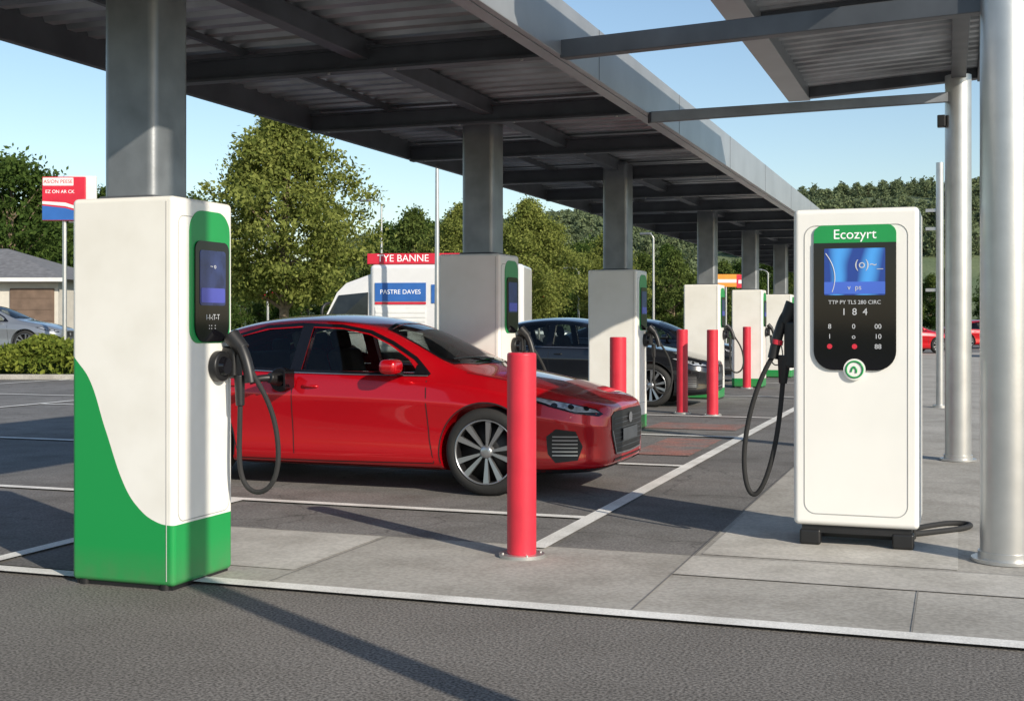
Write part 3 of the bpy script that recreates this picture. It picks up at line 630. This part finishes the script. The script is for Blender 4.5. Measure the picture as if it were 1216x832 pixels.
put('broadleaf_tree',T4,px(128,72),72,.98,1); put('broadleaf_tree',T3,px(185,76),76,1.05,2);put('broadleaf_tree',T3,px(232,60),60,.9,4)
put('broadleaf_tree',T3,px(490,78),78,1.02,1); put('broadleaf_tree',T1,px(628,52),52,.70,2.4); put('broadleaf_tree',T1,px(548,64),64,.80,.9)
put('broadleaf_tree',T1,px(722,66),66,.66,1.9); put('broadleaf_tree',T3,px(800,80),80,.72,1.1)
put('broadleaf_tree',T1,px(1000,58),58,.62,2.9)
dt=group('distant_trees')
rr=random.Random(7)
for i in range(50):
    p=-100+i*26+rr.uniform(-12,12); z=rr.uniform(85,125); top_=float(np.interp(p,[-80,60,240,300,420,470,620,720,930,1200],[245,255,292,325,315,262,272,292,315,330]))+rr.uniform(-8,10)
    hgt=(381-top_)/1492*z+1.42; s=hgt/8.8; put('crown',rr.choice([T2,T3,T3,T4]),px(p,z),z,max(s,.5),rr.uniform(0,6),dt,0,s)
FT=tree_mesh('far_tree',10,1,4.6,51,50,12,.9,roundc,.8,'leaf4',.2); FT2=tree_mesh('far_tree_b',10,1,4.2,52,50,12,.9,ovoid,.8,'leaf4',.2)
# ------------------------------------------------------------------ hills
def ridge(p):
    xs=[-300,0,300,450,640,800,930,1050,1150,1216,1600]; ys=[345,335,320,285,258,244,230,226,228,232,262]
    return (381-float(np.interp(p,xs,ys)))/1492
def hz(xc,zc):
    p=608+1492*xc/zc; t=min(1,max(0,(zc-150)/260)); h=ridge(p)*410*(t*t*(3-2*t))*.95
    return h+2.5*math.sin(xc*.021+1)*math.sin(zc*.03)*t
hv=[];hf=[];nx,nz=120,34
for j in range(nz):
    zc=145+j*12
    for i in range(nx+1):
        xc=(-.75+1.6*i/nx)*zc; u,v=W(xc,zc); hv.append((u,v,hz(xc,zc)-.3 if zc<=415 else hz(xc,415)*1.0-(zc-415)*.15))
for j in range(nz-1):
    for i in range(nx):
        a=j*(nx+1)+i; hf.append((a,a+1,a+nx+2,a+nx+1))
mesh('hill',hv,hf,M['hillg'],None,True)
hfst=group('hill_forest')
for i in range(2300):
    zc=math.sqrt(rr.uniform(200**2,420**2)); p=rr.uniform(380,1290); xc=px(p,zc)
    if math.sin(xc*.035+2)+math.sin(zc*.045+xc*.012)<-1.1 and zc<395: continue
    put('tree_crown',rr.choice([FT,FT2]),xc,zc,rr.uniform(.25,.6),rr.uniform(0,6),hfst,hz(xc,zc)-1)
# ------------------------------------------------------------------ left raised area, hedge, house, sign
pl=[W(-60,31.5),W(-5,31.5),W(-5,40),W(-14,80),W(-60,80)]; pl2=[W(-61,30.8),W(-4.2,30.8),W(-4.2,40.5),W(-13,81),W(-61,81)]
mesh('raised_verge',[(x,y,.42) for x,y in pl]+[(x,y,.0) for x,y in pl2],[tuple(range(5))]+[(i,(i+1)%5,5+(i+1)%5,5+i) for i in range(5)],M['grass'])
sheet('upper_car_park',[W(-59,33),W(-14,33),W(-17,60),W(-59,60)],.426,M['asph2'])
kb=group('kerb'); a=W(-40,30.4);b=W(-4,30.4); beam('kerb_stone',(a[0],a[1],0),(b[0],b[1],0),.15,.13,M['conc'],kb,.02)
def hedge(name,a,b,w,h,n,z=0):
    r=np.random.default_rng(9); A=np.array(W(*a));B=np.array(W(*b)); t=r.uniform(0,1,n); d=(B-A)/np.linalg.norm(B-A); nn=np.array([-d[1],d[0]])
    ang=r.uniform(0,math.pi,n); rad=np.sqrt(r.uniform(.5,1,n)); bulge=1+.14*np.sin(t*17)+.10*np.sin(t*41+1)+.05*np.sin(t*90)
    P=np.zeros((n,3)); off=np.sign(np.cos(ang))*np.abs(np.cos(ang))**.6*rad*w/2
    P[:,:2]=A+(B-A)*t[:,None]+nn*off[:,None]; P[:,2]=z+h*bulge*rad*np.sin(ang)**.55
    dd=r.normal(size=(n,3)); dd/=np.linalg.norm(dd,axis=1)[:,None]; e=np.cross(dd,r.normal(size=(n,3))); e/=np.linalg.norm(e,axis=1)[:,None]; s=.075*r.uniform(.6,1.4,(n,1))
    V=np.stack([P+dd*s,P+e*s*.5,P-dd*s,P-e*s*.5],1).reshape(-1,3)
    return mesh(name,V.tolist(),[(4*i,4*i+1,4*i+2,4*i+3) for i in range(n)],M['hedgel'])
hedge('hedge',(-22,31.2),(-8.8,31.2),1.6,.80,22000,0.1)
hedge('shrub',(px(360,40),40),(px(410,40),40),1.8,1.2,7000,0.0)
u,v=W(px(83,37),37); car((u,v,.43),'cargry',0.30)
u,v=W(px(312,44),44); car((u,v,0),'carwht',0.25)
def house(xc,zc,L,D,h,rh,z,rz):
    u,v=W(xc,zc); g=group('house',(u,v,z),rz)
    box('walls',(-L/2,L/2),(0,D),(0,h),M['render'],g); e=.5
    vs_=[(-L/2-e,-e,h-.1),(L/2+e,-e,h-.1),(L/2+e,D+e,h-.1),(-L/2-e,D+e,h-.1),(-L/2+1.5,D/2,h+rh),(L/2-3.6,D/2,h+rh)]
    mesh('roof',vs_,[(0,1,5,4),(1,2,5),(2,3,4,5),(3,0,4),(3,2,1,0)],M['roof'],g)
    box('gutter',(-L/2-e,L/2+e),(-e-.1,-e-.01),(h-.2,h-.05),M['white2'],g)
    for k,x in enumerate((-L/2+1.5,-L/2+5)):
        box('window_frame',(x-.7,x+.7),(-.05,.02),(1.0,2.3),M['white2'],g); box('window',(x-.62,x+.62),(-.07,-.052),(1.08,2.22),M['dglass'],g)
    box('garage_door',(L/2-1.9,L/2-.15),(-.06,.02),(0,2.3),M['wood'],g)
    for k in range(5): box('garage_slat',(L/2-1.85,L/2-.2),(-.075,-.062),(.1+.45*k,.5+.45*k),M['wood'],g)
    box('chimney',(-1,-.4),(D/2-.3,D/2+.3),(h+rh-.6,h+rh+.8),M['wood'],g)
house(px(84,50)-6.5,50,12,8,2.75,1.35,.42,TH)
u,v=W(px(84,35),35); g=group('advertising_sign',(u,v,.0)); g.rotation_euler=(0,0,TH)
cyl('pole',(-.17,.0,0),(-.17,.0,5.2),.06,M['steel'],g,20)
box('back_panel',(-.05,.72),(-.05,.05),(4.15,5.45),M['white2'],g,.02)
box('panel',(-.75,.45),(-.14,-.055),(4.2,5.42),M['signred'],g,.02)
mesh('stripe',[(-.74,-.146,4.22),(.44,-.146,4.22),(.44,-.146,4.40),(-.1,-.146,4.55),(-.74,-.146,4.62)],[(0,1,2,3,4)],M['signblue'],g)
mesh('swoosh',[(-.74,-.149,4.66),(-.1,-.149,4.60),(.44,-.149,4.45),(.44,-.149,4.52),(-.1,-.149,4.70),(-.74,-.149,4.74)],[(0,1,2,3,4,5)],M['white2'],g)
plate('header','y',-.142,-.3,5.28,.85,.22,.02,.02,.004,M['white2'],g)
text('lettering','AS/ON PEESE','y',-.148,-.3,5.28,.14,M['signred'],g,.001); text('lettering','EZ ON AR CK','y',-.148,-.25,5.0,.13,M['txtw'],g,.001)
# food truck
u,v=W(px(500,35),35); g=group('food_truck',(u,v,0),TH-.12)
box('box_body',(-1.2,3.0),(-1.1,1.1),(.55,2.95),M['carwht'],g,.12,4)
box('lower_skirt',(-1.15,2.95),(-1.08,1.08),(.35,.56),M['rimdk'],g,.03)
mesh('cab',[(-1.18,-1.0,.4),(-2.45,-1.0,.4),(-2.55,-1.0,1.35),(-2.15,-.92,2.2),(-1.9,-.9,2.45),(-1.18,-.95,2.7),(-1.18,1.0,.4),(-2.45,1.0,.4),(-2.55,1.0,1.35),(-2.15,.92,2.2),(-1.9,.9,2.45),(-1.18,.95,2.7)],
 [(0,1,2,3,4,5),(11,10,9,8,7,6),(0,6,7,1),(1,7,8,2),(2,8,9,3),(3,9,10,4),(4,10,11,5)],M['carwht'],g)
mesh('windscreen',[(-2.56,-.9,1.42),(-2.56,.9,1.42),(-2.19,.84,2.18),(-2.19,-.84,2.18)],[(0,1,2,3)],M['dglass'],g)
mesh('cab_side_window',[(-1.27,-1.02,1.15),(-2.42,-1.02,1.15),(-2.42,-1.01,1.5),(-2.1,-.955,2.12),(-1.27,-.985,2.2)],[(0,1,2,3,4)],M['dglass'],g)
tube('cab_mirror',[(-2.35,-1.0,1.9),(-2.5,-1.2,1.9),(-2.5,-1.2,1.6)],.04,M['black'],g)
tube('cab_door_seam',[(-1.3,-1.012,.5),(-1.3,-1.012,1.1),(-2.3,-1.012,1.1),(-2.3,-1.012,.6)],.01,M['black'],g,False,False)
box('banner',(-1.05,.35),(-1.125,-1.103),(1.95,2.45),M['signblue'],g); text('lettering','PASTRE DAVES','y',-1.126,-.35,2.2,.17,M['txtw'],g,.003)
box('banner_stripe',(-1.05,.35),(-1.125,-1.103),(1.87,1.93),M['signred'],g)
box('shutter',(-1.05,.35),(-1.12,-1.103),(.75,1.80),M['white2'],g)
for k in range(8): box('shutter_slat',(-1.03,.33),(-1.135,-1.122),(.79+.12*k,.86+.12*k),M['white2'],g)
box('second_banner',(.5,2.6),(-1.125,-1.103),(1.9,2.4),M['signblue'],g)
box('roof_sign_board',(-1.3,2.4),(-1.0,-.9),(2.96,3.25),M['signred'],g,.02); text('lettering','TYE BANNE','y',-1.001,-.3,3.11,.27,M['txtw'],g,.003)
for x in (-1.85,2.0):
    for y in (-.9,.9): cyl('wheel',(x,y-.13,.4),(x,y+.13,.4),.4,M['rubber'],g,32,b=.03)
def lamp(p,zc,h,arm=.9,z=0):
    u,v=W(px(p,zc),zc); g=group('street_lamp',(u,v,z)); cyl('pole',(0,0,0),(0,0,h),.075,M['steel'],g,16,.045)
    tube('arm',[(0,0,h-.1),(0,0,h+.1),(-arm*.5,0,h+.2),(-arm,0,h+.2)],.03,M['steel'],g); box('head',(-arm-.35,-arm+.2),(-.12,.12),(h+.13,h+.24),M['galv'],g,.03)
    cyl('base',(0,0,0),(0,0,.3),.11,M['steel'],g,16)
lamp(519,32,5.4,.4); lamp(453,60,7.0,.8); lamp(776,60,5.4,.3); lamp(687,70,4.2,.5); lamp(912,80,4.5,.6)
u,v=W(px(1116,20.5),20.5); g=group('post',(u,v,0)); cyl('pole',(0,0,0),(0,0,4.0),.06,M['steel'],g,20); cyl('base',(0,0,0),(0,0,.05),.11,M['steel'],g,20)
for z in (1.9,2.9,3.2): box('bracket',(-.22,-.05),(-.02,.02),(z,z+.05),M['steel'],g)
g=group('street_lamp',(1.4,2.45,0)); cyl('pole',(0,0,0),(0,0,7.5),.09,M['steel'],g,20,.07); tube('arm',[(0,0,7.4),(0,0,7.7),(.5,0,7.8),(1.1,0,7.8)],.035,M['steel'],g); box('head',(1.0,1.6),(-.14,.14),(7.72,7.84),M['galv'],g,.03)  # unseen lamp post, placed to cast the diagonal shadow on the road
for p,zc,h,w,m in ((862,75,4.2,1.7,'signor'),(885,70,4.0,1.0,'signred'),(318,58,3.2,.5,'signred'),(640,60,2.6,.9,'signred')):
    u,v=W(px(p,zc),zc); g=group('roadside_sign',(u,v,0),TH); cyl('post',(0,0,0),(0,0,h),.06,M['steel'],g,12); box('panel',(-w/2,w/2),(-.08,-.061),(h-.75,h),M[m],g,.02); box('panel_band',(-w/2+.1,w/2-.1),(-.09,-.082),(h-.5,h-.3),M['white2'],g)
for p,zc,m in ((1126,56,'carred'),(690,62,'cargry'),(1300,50,'carblk'),(1215,66,'carred')):
    u,v=W(px(p,zc),zc); car((u,v,0),m,TH+.2)
# ------------------------------------------------------------------ camera, light, sky
cam=bpy.data.cameras.new('camera'); co=bpy.data.objects.new('camera',cam); COL.objects.link(co); co.location=(0,0,1.42); co.rotation_euler=(math.pi/2,0,TH)
cam.sensor_width=36; cam.lens=1492/1216*36; cam.shift_y=-35/1216; cam.clip_end=5000; cam.clip_start=.05; S.camera=co
az=math.atan2(.84,-.54); el=math.radians(26)
sd=Vector((math.sin(az)*math.cos(el),math.cos(az)*math.cos(el),math.sin(el)))
sl=bpy.data.lights.new('sun','SUN'); sl.energy=5.0; sl.angle=math.radians(.5); sl.color=(1,.905,.765); so=bpy.data.objects.new('sun',sl); COL.objects.link(so)
so.rotation_euler=sd.to_track_quat('Z','Y').to_euler(); so.location=(20,-20,30)
w=bpy.data.worlds.new('World'); S.world=w; w.use_nodes=True; nt=w.node_tree; bg=nt.nodes['Background']
sk=nt.nodes.new('ShaderNodeTexSky'); sk.sky_type='NISHITA'; sk.sun_disc=False; sk.sun_elevation=el; sk.sun_rotation=az; sk.air_density=1.1; sk.dust_density=.5; sk.ozone_density=2.2
nt.links.new(sk.outputs[0],bg.inputs[0]); bg.inputs[1].default_value=.15
S.view_settings.view_transform='Standard'; S.view_settings.look='None'; S.view_settings.exposure=0
